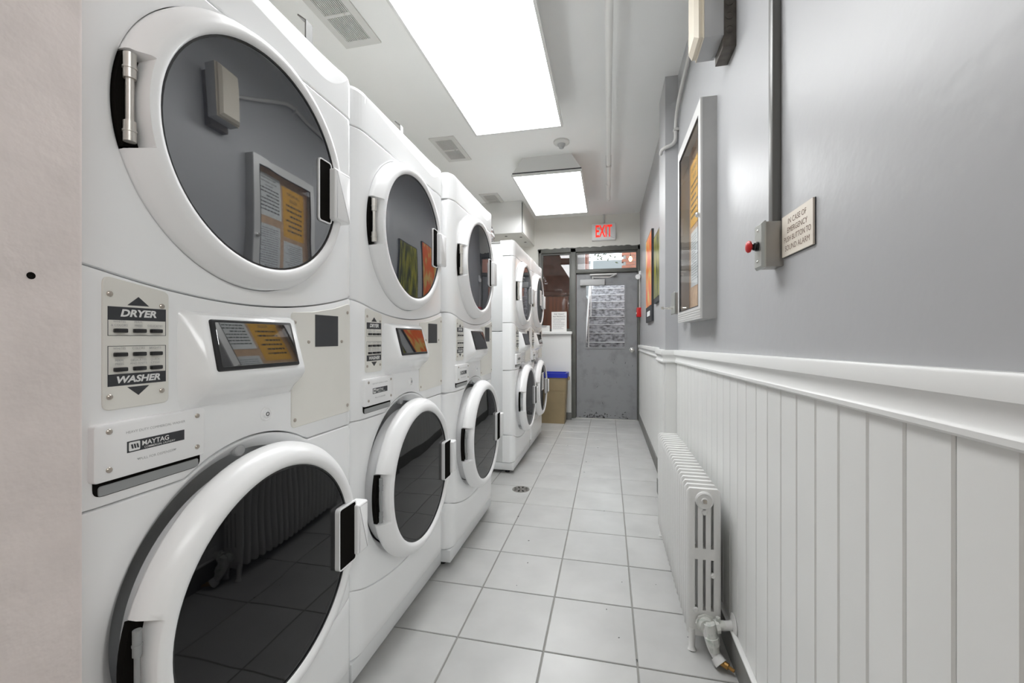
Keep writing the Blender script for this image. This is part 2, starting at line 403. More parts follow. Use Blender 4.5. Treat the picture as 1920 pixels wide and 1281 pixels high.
# ---------------------------------------------------- end wall: frame, side window, transom, door
fm = MB()
for x0, x1, z0, z1 in [(-.985, -.945, 1.235, 2.42), (-.522, -.446, 0, 2.42), (.400, .432, 0, 2.42), (-.985, .432, 2.365, 2.42), (-.446, .40, 2.062, 2.105), (-.945, -.522, 1.235, 1.262)]:
    fm.box(x0, x1, 6.045, 6.20, z0, z1, .004)
fr = obj('trim_2', fm, 'frame_grey', kind='structure')
st = MB()
for x0, x1, z0, z1 in [(-.446, .400, 2.062, 2.066)]: st.box(x0, x1, 6.05, 6.06, z0, z1)
for (x0, x1, z0, z1) in [(-.945, -.522, 1.262, 2.365), (-.446, .40, 2.105, 2.365)]:
    st.frame(FE((0, 6.10, 0)), rrect(x0, x1, z0, z1), rrect(x0 + .018, x1 - .018, z0 + .016, z1 - .022), -.03, .02)
obj('glazing_bead', st, 'frame_grey', fr)
# ragged old paint line above the frame
rg = random.Random(3); rp = [(-1.0 + 1.43 * k / 40, 2.42 + .008 + .016 * rg.random()) for k in range(41)]
obj('old_paint_edge', MB().prism(FE((0, YE, 0)), [(-1.0, 2.405)] + [(.43, 2.405)] + rp[::-1], 0, .004), 'frame_grey', fr)
w1 = thing('window_1', (-.735, 6.11, 1.27), kind='structure')
obj('pane', MB().box(-.93, -.537, 6.105, 6.111, 1.27, 2.35), 'side_window_glass', w1)
w2 = thing('window_2', (-.02, 6.11, 2.12), kind='structure')
obj('pane', MB().box(-.43, .384, 6.105, 6.111, 2.12, 2.345), 'window_glass', w2)
dr = thing('door_1', (-.435, 6.09, .01), kind='structure')
gx0, gx1, gz0, gz1 = -.305, .226, 1.012, 1.890
dm = MB()
for x0, x1, z0, z1 in [(-.437, gx0, .012, 2.056), (gx1, .393, .012, 2.056), (gx0, gx1, .012, gz0), (gx0, gx1, gz1, 2.056)]: dm.box(x0, x1, 6.085, 6.13, z0, z1)
obj('panel', dm, 'door_grey', dr)
obj('glass_stop', MB().frame(FE((0, 6.085, 0)), rrect(gx0 - .022, gx1 + .022, gz0 - .022, gz1 + .022), rrect(gx0, gx1, gz0, gz1), -.02, .008), 'door_grey', dr)
obj('pane', MB().box(gx0, gx1, 6.105, 6.111, gz0, gz1), 'window_glass', dr)
kn = obj('knob', MB().lathe(FE((0, 6.085, 0)), .325, .975, [(.034, 0), (.034, .006), (.014, .010), (.012, .030), (.024, .038), (.029, .052), (.024, .066), (.010, .072)], 20, cap1=True), 'chrome', dr)
cb = obj('closer_body', MB().box(-.385, -.045, 6.02, 6.085, 1.884, 1.968, .006), 'light_grey_metal', dr)
am = MB().tube([(-.21, 6.05, 1.975), (-.21, 6.05, 2.01)], .012, 10).tube([(-.21, 6.04, 2.0), (.02, 5.99, 1.985), (.11, 6.03, 2.03)], .009, 8).box(-.25, .118, 6.025, 6.05, 2.022, 2.046, .004)
obj('closer_arm', am, 'conduit', dr)
sm = MB(); rg = random.Random(5)
for k in range(60):
    if k < 30: x = rg.choice((-.30, -.24, -.16, -.05, .20, .28)) + rg.gauss(0, .025); z = .02 + .10 * rg.random() ** 1.8; w = .005 + .012 * rg.random(); h = .004 + .016 * rg.random()
    elif k < 50: x = -.40 + .76 * rg.random(); z = .015 + .04 * rg.random(); w = .006 + .014 * rg.random(); h = .003 + .006 * rg.random()
    else: x = -.36 + .70 * rg.random(); z = .2 + .7 * rg.random(); w = .002 + .004 * rg.random(); h = .008 + .018 * rg.random()
    q_ = rg.gauss(0, .5)
    sm.prism(FE((0, 6.0849, 0)), [(x + w * math.cos(t) * (.5 + .6 * rg.random()) + h * math.sin(t) * q_, z + h * math.sin(t) * (.5 + .6 * rg.random())) for t in [i * math.pi / 5 for i in range(10)]], 0, .0006)
obj('scuff_marks', sm, 'scuff', dr, kind='stuff')

# ---------------------------------------------------- outside the door: stairs up to the street
for i in range(15):
    y = 6.85 + .27 * i; z = .177 * (i + 1)
    s_ = obj('stair_step', MB().box(-.44, 1.0, y, y + .29, z - .177, z - .012), 'stair_stone', kind='structure')
    obj('nosing', MB().box(-.44, 1.0, y - .012, y + .285, z - .012, z, .003), 'nosing', s_)
obj('floor_outside', MB().box(-1.9, 1.5, 6.25, 6.85, -.05, 0), 'stair_stone', kind='structure')
obj('wall_stair_left', MB().box(-.50, -.44, 6.25, 11.2, 0, 2.0), 'siding', kind='structure')
obj('wall_stair_right', MB().box(.75, .95, 6.25, 11.2, 0, 3.05), 'brick_out', kind='structure')
hr = MB().tube(path([(-.36, 6.75, .95), (-.36, 10.8, 3.6)], .1), .018, 8)
for k in range(4): hr.tube([(-.36, 7.0 + 1.1 * k, .177 * (1 + k * 4)), (-.36, 7.0 + 1.1 * k, 1.11 + .72 * k)], .012, 8)
obj('stair_handrail', hr, 'pipe_white', label='white sloping handrail beside the outdoor steps seen through the door glass', cat='handrail')
gd = obj('ground_outside', MB().box(-14, 14, 10.7, 40, 2.2, 2.64), 'siding', kind='structure')
hs = thing('house', (1.2, 22, 2.6), 'pale sided house seen through the glass above the door', 'house')
obj('wall', MB().box(-4.8, 4.6, 22, 26, 2.6, 4.45), 'siding', hs)
obj('roof', MB().prism(FE((0, 21.8, 0)), [(-5.1, 4.45), (4.9, 4.45), (2.2, 5.05), (-1.6, 5.05)], -4.6, 0), 'siding', hs)
for k in range(6): obj('siding_board', MB().box(-4.8, 4.6, 21.96, 22.0, 2.65 + .28 * k, 2.65 + .28 * k + .25), 'siding', hs)
for x in (-.8, .9): obj('window', MB().box(x, x + .5, 21.9, 21.97, 3.2, 4.2), 'nosing', hs)
br = thing('brick_gatepost', (.64, 11.6, 2.6), 'brick pillar at the top of the outdoor steps, seen through the transom', 'pillar')
for k in range(16):
    z = 2.64 + .085 * k
    for q in range(2):
        o_ = .10 * (k % 2); obj('brick', MB().box(.36 + .22 * q + o_, .57 + .22 * q + o_, 11.5, 11.72, z, z + .074), 'brick_out', br)
obj('core', MB().box(.40, .87, 11.51, 11.71, 2.6, 4.0), 'grout', br)
nb = thing('brick_building', (-1.5, 12.6, 2.6), 'dull brick building seen at the left end of the transom', 'building')
obj('wall', MB().box(-2.6, -.58, 12.2, 13.4, 2.6, 4.6), 'brick_dull', nb); obj('downpipe', MB().box(-.70, -.64, 12.14, 12.2, 2.6, 4.6), 'nosing', nb)
lm = thing('outdoor_lamp', (.37, 7.4, 2.36), 'glowing warm bulb outdoors, seen at the right end of the transom', 'lamp')
obj('bulb', MB().lathe(FU(), .37, 7.4, [(.008, 2.44), (.022, 2.455), (.028, 2.48), (.022, 2.505), (.012, 2.52)], 16, cap0=True, cap1=True), 'bulb', lm)
obj('bracket', MB().tube([(.37, 7.4, 2.515), (.37, 7.4, 2.60), (.75, 7.4, 2.60)], .009, 8), 'box_dark', lm)
tr = thing('street_tree', (-.9, 14.5, 2.6), 'small leafy tree beyond the steps, seen through the transom', 'tree')
obj('trunk', MB().tube([(-.9, 14.5, 2.6), (-.85, 14.5, 3.6), (-.6, 14.5, 4.6)], [.09, .07, .03], 8), 'bark', tr)
lf = MB(); rg = random.Random(9)
for k in range(420):
    c = Vector((-.5 + 1.0 * rg.gauss(0, .6), 14.5 + .6 * rg.gauss(0, .6), 4.45 + .5 * rg.gauss(0, .6)))
    a = Vector((rg.gauss(0, 1), rg.gauss(0, 1), rg.gauss(0, 1))).normalized() * .07; b = a.orthogonal().normalized() * .04
    lf.add([c - a, c + b, c + a, c - b], [(0, 1, 2, 3)])
obj('foliage', lf, 'leaf', tr, kind='stuff', recalc=False)
# beyond the side window: timber cabinet with brick coping in the unlit lobby
obj('wall_lobby_left', MB().box(-1.9, -1.8, 6.25, 8.2, 0, CEIL), 'wall_cream', kind='structure')
obj('wall_lobby_end', MB().box(-1.9, -.5, 8.2, 8.3, 0, CEIL), 'brick_dull', kind='structure')
obj('ceiling_lobby', MB().box(-1.9, -.44, 6.25, 8.3, CEIL, CEIL + .1), 'ceiling_paint', kind='structure')
obj('wall_lobby_right', MB().box(-.50, -.44, 6.25, 8.3, 2.0, CEIL), 'siding', kind='structure')
wc = thing('timber_cabinet', (-1.05, 6.75, 0), 'reddish brown timber cabinet behind the side window left of the door', 'cabinet')
obj('body', MB().box(-1.7, -.60, 6.6, 7.0, 0, 1.80, .005), 'wood_brown', wc)
obj('top', MB().box(-1.7, -.58, 6.57, 7.0, 1.80, 1.85, .005), 'brick_dull', wc)

# ================================================================== STACKED WASHER-DRYERS
MW, MH = .755, 1.975
RCL, DL_, RCR, DR_ = .070, .040, .022, .014
def fx(y):
    if y < RCL: return -DL_ * (1 - math.sqrt(max(0, 1 - ((RCL - y) / RCL) ** 2)))
    if y > MW - RCR: return -DR_ * (1 - math.sqrt(max(0, 1 - ((y - MW + RCR) / RCR) ** 2)))
    return 0.0
YS = [0, .0015, .005, .010, .018, .028, .040, .055, .070] + [.070 + (.733 - .070) * k / 44 for k in range(1, 45)] + [.739, .745, .750, .7535, MW]
CY, DZ, WZ = MW / 2, 1.553, .598
DIP = lambda y, e, dip: e - (e - dip) * max(0, 1 - ((y - CY) / .36) ** 2)
z_dry = lambda y: DIP(y, 1.274, 1.224)
z_low = lambda y: DIP(y, .322, .252)
RDISH = .312; DCZ = .612
def z_ctl(y):
    d = RDISH ** 2 - (y - CY) ** 2
    return max(.874, DCZ + math.sqrt(d)) if d > 0 else .874
GAP = .0013
def colpanel(zlo, zhi, xf=None, rows=(0, .004, .5, .996, 1), depth=.10, ys=YS, extra=0.0):
    """front shell between two seam curves, rounded at its edges, with sides going back"""
    xf = xf or (lambda y, z: fx(y)); mb = MB(); cols = []
    for y in ys:
        a, b = zlo(y) + GAP, zhi(y) - GAP
        pts = [(-depth, y, a), (xf(y, a) - .004, y, a), (xf(y, a) - .001, y, a + .0012)]
        n = 6
        for k in range(n + 1):
            z = a + .004 + (b - a - .008) * k / n; pts.append((xf(y, z), y, z))
        pts += [(xf(y, b) - .001, y, b - .0012), (xf(y, b) - .004, y, b), (-depth, y, b)]
        cols.append(pts)
    mb.strip(cols)
    for c, rev in ((cols[0], 0), (cols[-1], 1)):
        k = len(mb.v); mb.v += [tuple(p) for p in c]; mb.f.append(tuple(range(k, k + len(c))))
    return mb
def polarpanel(cz, hole, outline, depth=.10, slope=0.0, lip=0.03, n=160):
    """front shell with a round hole; outline(t) -> outer radius"""
    angs = sorted(set([2 * math.pi * k / n for k in range(n)]))
    rings = []
    ins = [(hole - slope, -lip - .02), (hole - slope, -lip), (hole - .003, -.003), (hole, -.0008), (hole + .004, 0)]
    prof = [('i', r, d) for r, d in ins] + [('t', t, 0) for t in (.25, .5, .7, .82, .90, .95, .98)] + [('e', .004, 0), ('e', .0012, -.001), ('e', 0, -.004), ('e', 0, None)]
    vs = []; fs = []
    for kind, r, d in prof:
        for t in angs:
            Ro = outline(t) 
            if kind == 'i': q = min(r, Ro)
            elif kind == 't': q = hole + .004 + (Ro - .004 - hole - .004) * r if Ro > hole + .010 else min(hole + .004, Ro)
            else: q = max(Ro - r, min(hole + .004, Ro))
            y = CY + q * math.cos(t); z = cz + q * math.sin(t)
            y = min(max(y, 0), MW)
            x = -depth if d is None else fx(y) * (1 if kind != 'i' else 0.0) + d
            vs.append((x, y, z))
    m = len(angs)
    for k in range(len(prof) - 1):
        for i in range(m):
            j = (i + 1) % m; fs.append((k * m + i, k * m + j, (k + 1) * m + j, (k + 1) * m + i))
    return MB().add(vs, fs)
def outline_from(zlo, zhi, cz, hump=0):
    def f(t):
        c, s = math.cos(t), math.sin(t); lo, hi = .05, .9
        def inside(r):
            y, z = CY + r * c, cz + r * s
            if r < hump: return True
            if y < 0 or y > MW: return False
            return zlo(y) + GAP < z < zhi(y) - GAP
        for _ in range(36):
            mid = (lo + hi) / 2
            if inside(mid): lo = mid
            else: hi = mid
        return lo
    return f
def build_machine():
    F = FL()
    t = thing('stacked_washer_dryer', (0, 0, 0))
    # cabinet behind the front shells
    bd = MB().box(-.80, -.095, .004, MW - .004, .095, 1.20, .004).box(-.80, -.095, .004, MW - .004, 1.204, MH - .03, .006)
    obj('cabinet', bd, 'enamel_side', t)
    obj('top_panel', MB().box(-.80, -.10, .002, MW - .002, MH - .03, MH - .012, .005), 'dark_top', t)
    # crown with a scooped facet
    zseam = lambda y: max(1.842, DZ + math.sqrt(max(0, .2975 ** 2 - (y - CY) ** 2)) if abs(y - CY) < .2975 else 0)
    ztop = lambda y: MH - (.016 * ((y - MW + .03) / .03) ** 1.5 if y > MW - .03 else 0) - (.006 * ((.03 - y) / .03) ** 2 if y < .03 else 0)
    def zc(y):
        if y < .075 or y > .735: return 9
        u = (y - .075) / .66
        return MH - .008 - .078 * (u ** .8) * (1 - max(0, (u - .80) / .20) ** 2)
    def xcrown(y, z):
        b = ztop(y); c_ = zc(y); x = fx(y)
        if z > c_: x -= .10 * (z - c_)
        if z > b - .008: x -= .5 * (z - b + .008)
        return x
    cols = []
    for y in YS:
        a, b = zseam(y) + GAP, ztop(y)
        c_ = min(max(zc(y), a + .006), b - .003) if zc(y) < 5 else (a + b) / 2
        zs = [a + .0012, a + .004, a + (c_ - a) * .4, a + (c_ - a) * .75, c_ - .001, c_, c_ + .002, c_ + (b - c_) * .4, c_ + (b - c_) * .8, b - .002]
        zs = sorted(min(max(z, a + .0012), b - .0005) for z in zs)
        pts = [(-.10, y, a), (xcrown(y, a) - .004, y, a)] + [(xcrown(y, z) - (.001 if i == 0 else 0), y, z) for i, z in enumerate(zs)] + [(xcrown(y, b) - .006, y, b + .001), (-.12, y, b)]
        cols.append(pts)
    cm = MB().strip(cols)
    for c_ in (cols[0], cols[-1]):
        k = len(cm.v); cm.v += [tuple(p) for p in c_]; cm.f.append(tuple(range(k, k + len(c_))))
    obj('crown_panel', cm, 'enamel', t, angle=4.5)
    obj('dryer_front', polarpanel(DZ, .2965, outline_from(z_dry, lambda y: 1.842, DZ)), 'enamel', t)
    obj('control_panel', colpanel(z_ctl, z_dry), 'enamel', t)
    obj('washer_front', polarpanel(DCZ, .306, outline_from(z_low, lambda y: .874, DCZ, hump=RDISH - .002), slope=.028, lip=.030), 'enamel', t)
    obj('lower_panel', colpanel(lambda y: .095, z_low), 'enamel', t)
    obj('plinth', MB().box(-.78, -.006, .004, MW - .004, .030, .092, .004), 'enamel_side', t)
    for y in (.06, MW - .06):
        for x in (-.07, -.70): obj('foot', MB().lathe(FU(), x, y, [(.020, 0), (.020, .012), (.010, .014), (.010, .034)], 12, cap0=True), 'black_plastic', t)
    # doors
    def door(nm, cz, prof, gr, gx, gmat, bdep, hin, cup0, cup1, cov1, hx, hz, pd=0.0):
        half = math.asin(.083 / .29); a0, a1 = math.pi - half, math.pi + half
        angs = [2 * math.pi * k / 96 for k in range(96)]
        angs = [a for a in angs if abs(a - a0) > .02 and abs(a - a1) > .02] + [a0 - .004, a0 + .004, a1 - .004, a1 + .004]
        angs.sort()
        rm = lambda r, a: min(r, hin) if a0 < a < a1 else r
        d = obj(nm, MB().lathe(F, CY, cz, prof, rmod=rm, angs=angs, closed=True), 'white_plastic', t, angle=50)
        obj('glass', MB().lathe(F, CY, cz, [(gr + .004, gx - .008), (gr + .004, gx), (gr * .7, gx + .0015), (gr * .35, gx + .0025), (.002, gx + .003)], 64, cap0=True, cap1=True), gmat, d)
        obj('glass_seal', MB().lathe(F, CY, cz, [(gr + .004, gx - .004), (gr + .004, gx + .0022), (gr - .003, gx + .0020), (gr - .003, gx - .004)], 64, closed=True), 'black_plastic', d)
        obj('bowl', MB().lathe(F, CY, cz, [(gr + .003, gx - .014), (gr * .82, gx - .03), (gr * .74, gx - bdep), (gr * .62, gx - bdep - .006), (gr * .3, gx - bdep + .01), (.002, gx - bdep + .016)], 48), 'bowl', d)
        # hinge in its cut-out
        dry = nm == 'dryer_door'; ro = .2915 if dry else .301; hh = math.asin(.080 / .29)
        sec = [(CY - ro * math.cos(u), cz + ro * math.sin(u)) for u in [-hh + 2 * hh * k / 10 for k in range(11)]] + [(CY - (hin - .01) * math.cos(u), cz + (hin - .01) * math.sin(u)) for u in [hh - 2 * hh * k / 10 for k in range(11)]]
        obj('hinge_pocket', MB().prism(F, sec, -.01 if dry else .022, .005 if dry else .036), 'dark_cavity', d)
        hx_ = .016 if dry else .050; q = 1.0 if dry else .72
        a = CY - hin - .011
        P = lambda z: F(a, z, hx_)
        hm = MB().tube([P(cz - .074), P(cz - .040)], .0090 * q, 14).tube([P(cz - .05), P(cz + .05)], .0060 * q, 14).tube([P(cz + .032), P(cz + .074)], .0090 * q, 14).tube([P(cz - .058), P(cz - .055)], .0102 * q, 14).tube([P(cz + .048), P(cz + .051)], .0102 * q, 14)
        obj('hinge', hm, 'hinge_metal' if dry else 'grey_plastic', d)
        # handle
        h = obj('handle', MB().prism(F, rrect(CY + cup1, CY + cov1, cz + hz - .072, cz + hz + .072, .006), gx - .012, hx, .007, 3), 'white_plastic', d)
        po = rrect(CY + cup0, CY + cup1 + .008, cz + hz - .086, cz + hz + .086, .012); pi = inset(po, .0035)
        obj('handle_rim', MB().frame(F, po, pi, gx - .004, gx + .0055 + pd), 'white_plastic', h)
        obj('handle_pocket', MB().prism(F, pi, gx - .004, gx + .0042 + pd), 'dark_cavity', h)
    door('dryer_door', DZ, [(.292, -.03), (.292, .008), (.290, .015), (.284, .021), (.272, .040), (.266, .044), (.256, .046), (.248, .044), (.244, .038), (.243, .02), (.243, -.03)],
         .243, .036, 'dryer_glass', .07, .266, .166, .212, .282, .060, 0.0)
    door('washer_door', WZ, [(.262, -.03), (.262, .026), (.292, .022), (.301, .026), (.3045, .034), (.3035, .048), (.296, .061), (.283, .075), (.277, .079), (.265, .082), (.256, .080), (.251, .072), (.250, .05), (.250, -.03)],
         .250, .070, 'washer_glass', .10, .279, .192, .264, .316, .097, -.006, .0095)
    # label plate with the cycle buttons
    lp = obj('label_plate', MB().prism(F, round_poly([(.070, 1.030), (.176, 1.030), (.176, 1.233), (.070, 1.252)], .012), -.002, .0025, .001, 1), 'plate_ivory', t)
    bl = MB()
    bl.prism(F, rrect(.077, .170, 1.180, 1.2015), 0, .0029).prism(F, rrect(.077, .170, 1.069, 1.088), 0, .0029)
    bl.prism(F, [(.106, 1.205), (.141, 1.205), (.1235, 1.2205)], 0, .0029).prism(F, [(.106, 1.0655), (.1235, 1.050), (.141, 1.0655)], 0, .0029)
    for z0, z1 in ((1.153, 1.180), (1.088, 1.136)): bl.frame(F, rrect(.077, .170, z0, z1), rrect(.0778, .1692, z0 + .0008, z1 - .0008), 0, .0028)
    obj('printed_bands', bl, 'black_print', lp)
    obj('lettering', text('DRYER', F, .1235, 1.1908, .0031, .0165, .22, .040, fit=.058), 'white_print', lp); obj('lettering', text('WASHER', F, .1235, 1.0785, .0031, .0155, .22, .040, fit=.070), 'white_print', lp)
    sx = MB()
    for s_, a, b in [('WHITES', .094, 1.1765), ('& COLORS', .094, 1.1705), ('PERM.', .1235, 1.1765), ('PRESS', .1235, 1.1705), ('DELICATES', .151, 1.1705),
                     ('WHITES', .094, 1.1315), ('COLORS', .1235, 1.1315), ('BRIGHTS', .151, 1.1315), ('PERM.', .094, 1.1110), ('PRESS', .094, 1.1055), ('DELICATES', .1235, 1.1110), ('AND KNITS', .1235, 1.1055), ('QUICK', .151, 1.1110), ('CYCLE', .151, 1.1055)]:
        text(s_, F, a, b, .0031, .0052, mb=sx)
    obj('small_print', sx, 'grey_print', lp, kind='stuff')
    for a, b in [(.094, 1.1615), (.1235, 1.1615), (.151, 1.1615), (.094, 1.1215), (.1235, 1.1215), (.151, 1.1215), (.094, 1.0965), (.1235, 1.0965), (.151, 1.0965)]:
        obj('button', MB().box(.0025, .0095, a - .0095, a + .0095, b - .0035, b + .0035, .0015), 'black_plastic', lp)
    def screw(a, b, d, par, r=.0046):
        obj('screw', MB().lathe(F, a, b, [(r, d), (r, d + .001), (r * .7, d + .0026), (.0012, d + .0032)], 12, cap1=True), 'screw_metal', par)
    for a, b in [(.080, 1.222), (.163, 1.207), (.080, 1.052), (.163, 1.053)]: screw(a, b, .0025, lp)
    # display pod: wedge leaning out at the bottom
    pm = MB(); top, bot = 1.198, 1.035; rows = []
    secs = [(1.203, .0, -.002), (1.199, .006, .010), (1.192, .008, .021), (1.078, .020, .055), (1.066, .024, .056), (1.052, .030, .048), (1.030, .040, .022), (1.010, .050, .0), (1.004, .052, -.003)]
    for z, gl, x in secs:
        w0, w1 = .204, .486; k = (z - 1.004) / .2
        side = .022
        rows.append([(-.003, w0 - .012, z), (x * .25, w0 - .004, z), (x * .85, w0 + side * .6, z), (x, w0 + side, z), (x, w1 - side * .7, z), (x * .85, w1 - side * .3, z), (x * .25, w1, z), (-.003, w1 + .004, z)])
    pm.strip(rows)
    pod = obj('display_pod', pm, 'enamel', t, angle=60, recalc=True)
    # tilted screen on the pod
    A = Vector((0, 1, 0)); p0 = Vector((.0215, 0, 1.190)); p1 = Vector((.0535, 0, 1.080)); Bv = (p0 - p1).normalized(); Dv = Vector((Bv.z, 0, -Bv.x))
    G = Fr((p1.x, .235, p1.z), A, Bv, Dv)
    HH = (p0 - p1).length
    obj('screen_bezel', MB().prism(G, round_poly([(-.006, .002), (.218, .002), (.222, HH - .004), (.002, HH - .004)], .006), -.006, .005, .003, 2), 'black_plastic', pod)
    obj('screen', MB().prism(G, round_poly([(.004, .010), (.211, .010), (.214, HH - .011), (.010, HH - .011)], .003), .004, .0058, .0005, 1), 'display_glass', pod)
    # payment plate
    pp = obj('payment_plate', MB().prism(F, round_poly([(.488, .914), (.741, .917), (.741, 1.258), (.66, 1.236), (.57, 1.221), (.488, 1.216)], .012), -.003, .003, .0012, 1), 'plate_ivory', t)
    obj('card_slot_cover', MB().prism(F, rrect(.577, .679, 1.124, 1.214), 0, .0036), 'black_print', pp)
    for a, b in [(.499, 1.190), (.727, 1.228), (.551, 1.138), (.697, 1.138), (.499, .934), (.727, .938)]: screw(a, b, .003, pp, .0052)
    # dispenser drawer
    obj('drawer_pocket', MB().prism(F, rrect(.058, .238, .892, .940, .014), -.002, .0012), 'dark_cavity', t)
    obj('drawer_scoop', MB().prism(F, rrect(.064, .234, .893, .9095, .005), .0012, .0030, .001, 1), 'grey_plastic', t)
    dw = obj('dispenser_drawer', MB().prism(F, round_poly([(.052, .917), (.240, .917), (.240, 1.010), (.052, 1.010)], .007), -.003, .012, .003, 2), 'white_plastic', t)
    obj('badge', MB().prism(F, rrect(.099, .197, .9555, .9745), .011, .0125), 'black_print', dw)
    bx = MB().prism(F, rrect(.1015, .1190, .9575, .9725, .002), .012, .0128)
    text('MAYTAG', F, .1215, .9665, .0130, .0115, 0, .02, 'LEFT', mb=bx); text('COMMERCIAL LAUNDRY', F, .1255, .9590, .0130, .0048, 0, .005, 'LEFT', mb=bx)
    obj('badge_lettering', bx, 'white_print', dw)
    lg = MB()
    for k in range(3): lg.prism(F, [(.1045 + .0042 * k, .9688), (.1072 + .0042 * k, .9688), (.1088 + .0042 * k, .9612), (.1061 + .0042 * k, .9612)], .0125, .0131)
    obj('badge_emblem', lg, 'black_print', dw)
    fp = MB(); text('HEAVY DUTY COMMERCIAL WASHER', F, .148, .990, .0123, .0060, mb=fp); text('PULL FOR DISPENSER', F, .148, .9405, .0123, .0062, mb=fp)
    for a in (.117, .179): fp.prism(F, [(a - .003, .9425), (a + .003, .9425), (a, .9392)], .012, .0123)
    obj('fine_print', fp, 'grey_print', dw)
    for a, b in [(.073, .997), (.223, .996), (.073, .935), (.223, .935)]: screw(a, b, .012, dw)
    lk = obj('lock', MB().lathe(F, .406, .967, [(.0165, -.001), (.0165, .002), (.0140, .0035), (.0125, .001), (.0085, .001), (.0080, .005), (.0066, .0058)], 24, cap1=True), 'white_plastic', t)
    obj('keyway', MB().lathe(F, .406, .967, [(.0050, .0058), (.0050, .0064), (.0034, .0064), (.0034, .0058)], 16, closed=True), 'black_print', lk)
    # round cap in the dish above the washer door
    ta = math.radians(93); rr = .300
    obj('dish_cap', MB().lathe(F, CY + rr * math.cos(ta) - .02, WZ + rr * math.sin(ta) - .002, [(.013, -.02), (.013, -.008), (.011, -.006)], 20, cap1=True), 'light_grey_metal', t)
    # soft moulded mark at the near end of the crown
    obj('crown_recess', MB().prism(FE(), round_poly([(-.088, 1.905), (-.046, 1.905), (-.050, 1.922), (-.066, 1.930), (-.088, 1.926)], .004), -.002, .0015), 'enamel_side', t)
    return t
proto = build_machine()
GRP = 'white stacked washer-dryers along the left wall'
places = [(-.80, .4475, 'white stacked washer-dryer nearest the camera, beside the pinkish wall end'),
          (-.80, 1.206, 'second white stacked washer-dryer from the camera, its dryer glass mirroring the forest print'),
          (-.757, 1.966, 'third white stacked washer-dryer, just before the gap with the floor drain'),
          (-.77, 3.452, 'white stacked washer-dryer just beyond the floor drain, its long side showing'),
          (-.77, 4.232, 'farthest white stacked washer-dryer, with paper notices on both door glasses')]
machines = []
for k, (x, y, lab) in enumerate(places):
    o = proto if k == 0 else copy_tree(proto)
    o.location = (x, y, 0); tag(o, lab, 'washer dryer', GRP); machines.append(o)
# papers taped on the farthest machine
F5 = FL((-.77, 4.232, 0))
def notice(F, a0, a1, b0, b1, d, label, nlines, group=None, m='paper', head=None, ink='ink_light', name='paper_notice', seed=1, cat='notice', hs=.02):
    t = thing(name, F((a0 + a1) / 2, b0, d), label, cat, group)
    obj('sheet', MB().prism(F, rrect(a0, a1, b0, b1), d, d + .0008), m, t)
    top = b1 - (b1 - b0) * .06; w = a1 - a0
    if head:
        hb = MB()
        for s_ in head: top -= hs * .7; text(s_, F, (a0 + a1) / 2, top, d + .001, hs, 0, .01, mb=hb); top -= hs * .7
        obj('heading', hb, 'ink', t)
    obj('print', lines(F, a0 + w * .1, a1 - w * .08, b0 + (b1 - b0) * .1, top, nlines, d + .001, (top - b0) / nlines * .32, seed=seed), ink, t)
    return t
notice(F5, CY - .11, CY + .03, WZ - .02, WZ + .17, .0735, 'white paper notice taped to the glass of the farthest washer', 9)
notice(F5, CY - .02, CY + .10, DZ - .05, DZ + .12, .0395, 'white paper notice taped to the glass of the farthest dryer', 9, seed=2)

# ================================================================== RIGHT WALL THINGS
G = FRt((XR, 0, 0))
# locked notice case
nc = thing('notice_case', (XR, 2.225, 1.232), 'wall-mounted aluminium notice case with glass door and pinned papers inside', 'notice board')
y0, y1, z0, z1 = 1.93, 2.52, 1.232, 2.175
cs = MB().box(.392, XR, y0, y0 + .016, z0, z1).box(.392, XR, y1 - .016, y1, z0, z1).box(.392, XR, y0 + .016, y1 - .016, z0, z0 + .016).box(.392, XR, y0 + .016, y1 - .016, z1 - .016, z1)
obj('case', cs, 'alu_side', nc)
obj('cork_back', MB().box(.440, .449, y0 + .016, y1 - .016, z0 + .016, z1 - .016), 'cork', nc)
po, pi = rrect(-y1, -y0, z0, z1), rrect(-y1 + .045, -y0 - .045, z0 + .055, z1 - .055)
df = obj('door_frame', MB().frame(G, po, pi, XR - .392, XR - .384), 'aluminium', nc)
for k in range(4): obj('frame_ridge', MB().box(.3825, .384, y0, y1, z0 + .008 + .011 * k, z0 + .013 + .011 * k), 'aluminium', df)
obj('gasket', MB().frame(G, pi, inset(pi, .004), XR - .394, XR - .383), 'black_print', df)
obj('pane', MB().box(.387, .390, y0 + .045, y1 - .045, z0 + .055, z1 - .055), 'case_glass', nc)
obj('lock', MB().lathe(FRt((.384, 0, 0)), -y0 - .022, 1.68, [(.011, 0), (.011, .012), (.008, .015)], 16, cap1=True), 'chrome', nc)
g = 'papers pinned inside the notice case'
GI = FRt((.440, 0, 0))
notice(GI, -2.215, -2.0, 1.83, 2.10, .001, 'white notice in bold print, upper near corner of the notice case', 7, g, head=['Please do not leave', 'laundry unattended.', 'Thank you'], ink='ink', hs=.017)
notice(GI, -2.46, -2.235, 1.74, 2.08, .001, 'orange notice pinned at the upper far side of the notice case', 6, g, m='paper_orange', head=['LAUNDRY', 'RULES'], ink='ink', seed=4, hs=.03)
notice(GI, -2.20, -1.99, 1.48, 1.78, .001, 'white typed sheet pinned low at the near side of the notice case', 18, g, m='paper_grey', seed=5)
notice(GI, -2.44, -2.235, 1.42, 1.71, .001, 'white typed sheet pinned below the orange notice', 18, g, m='paper_grey', seed=6)
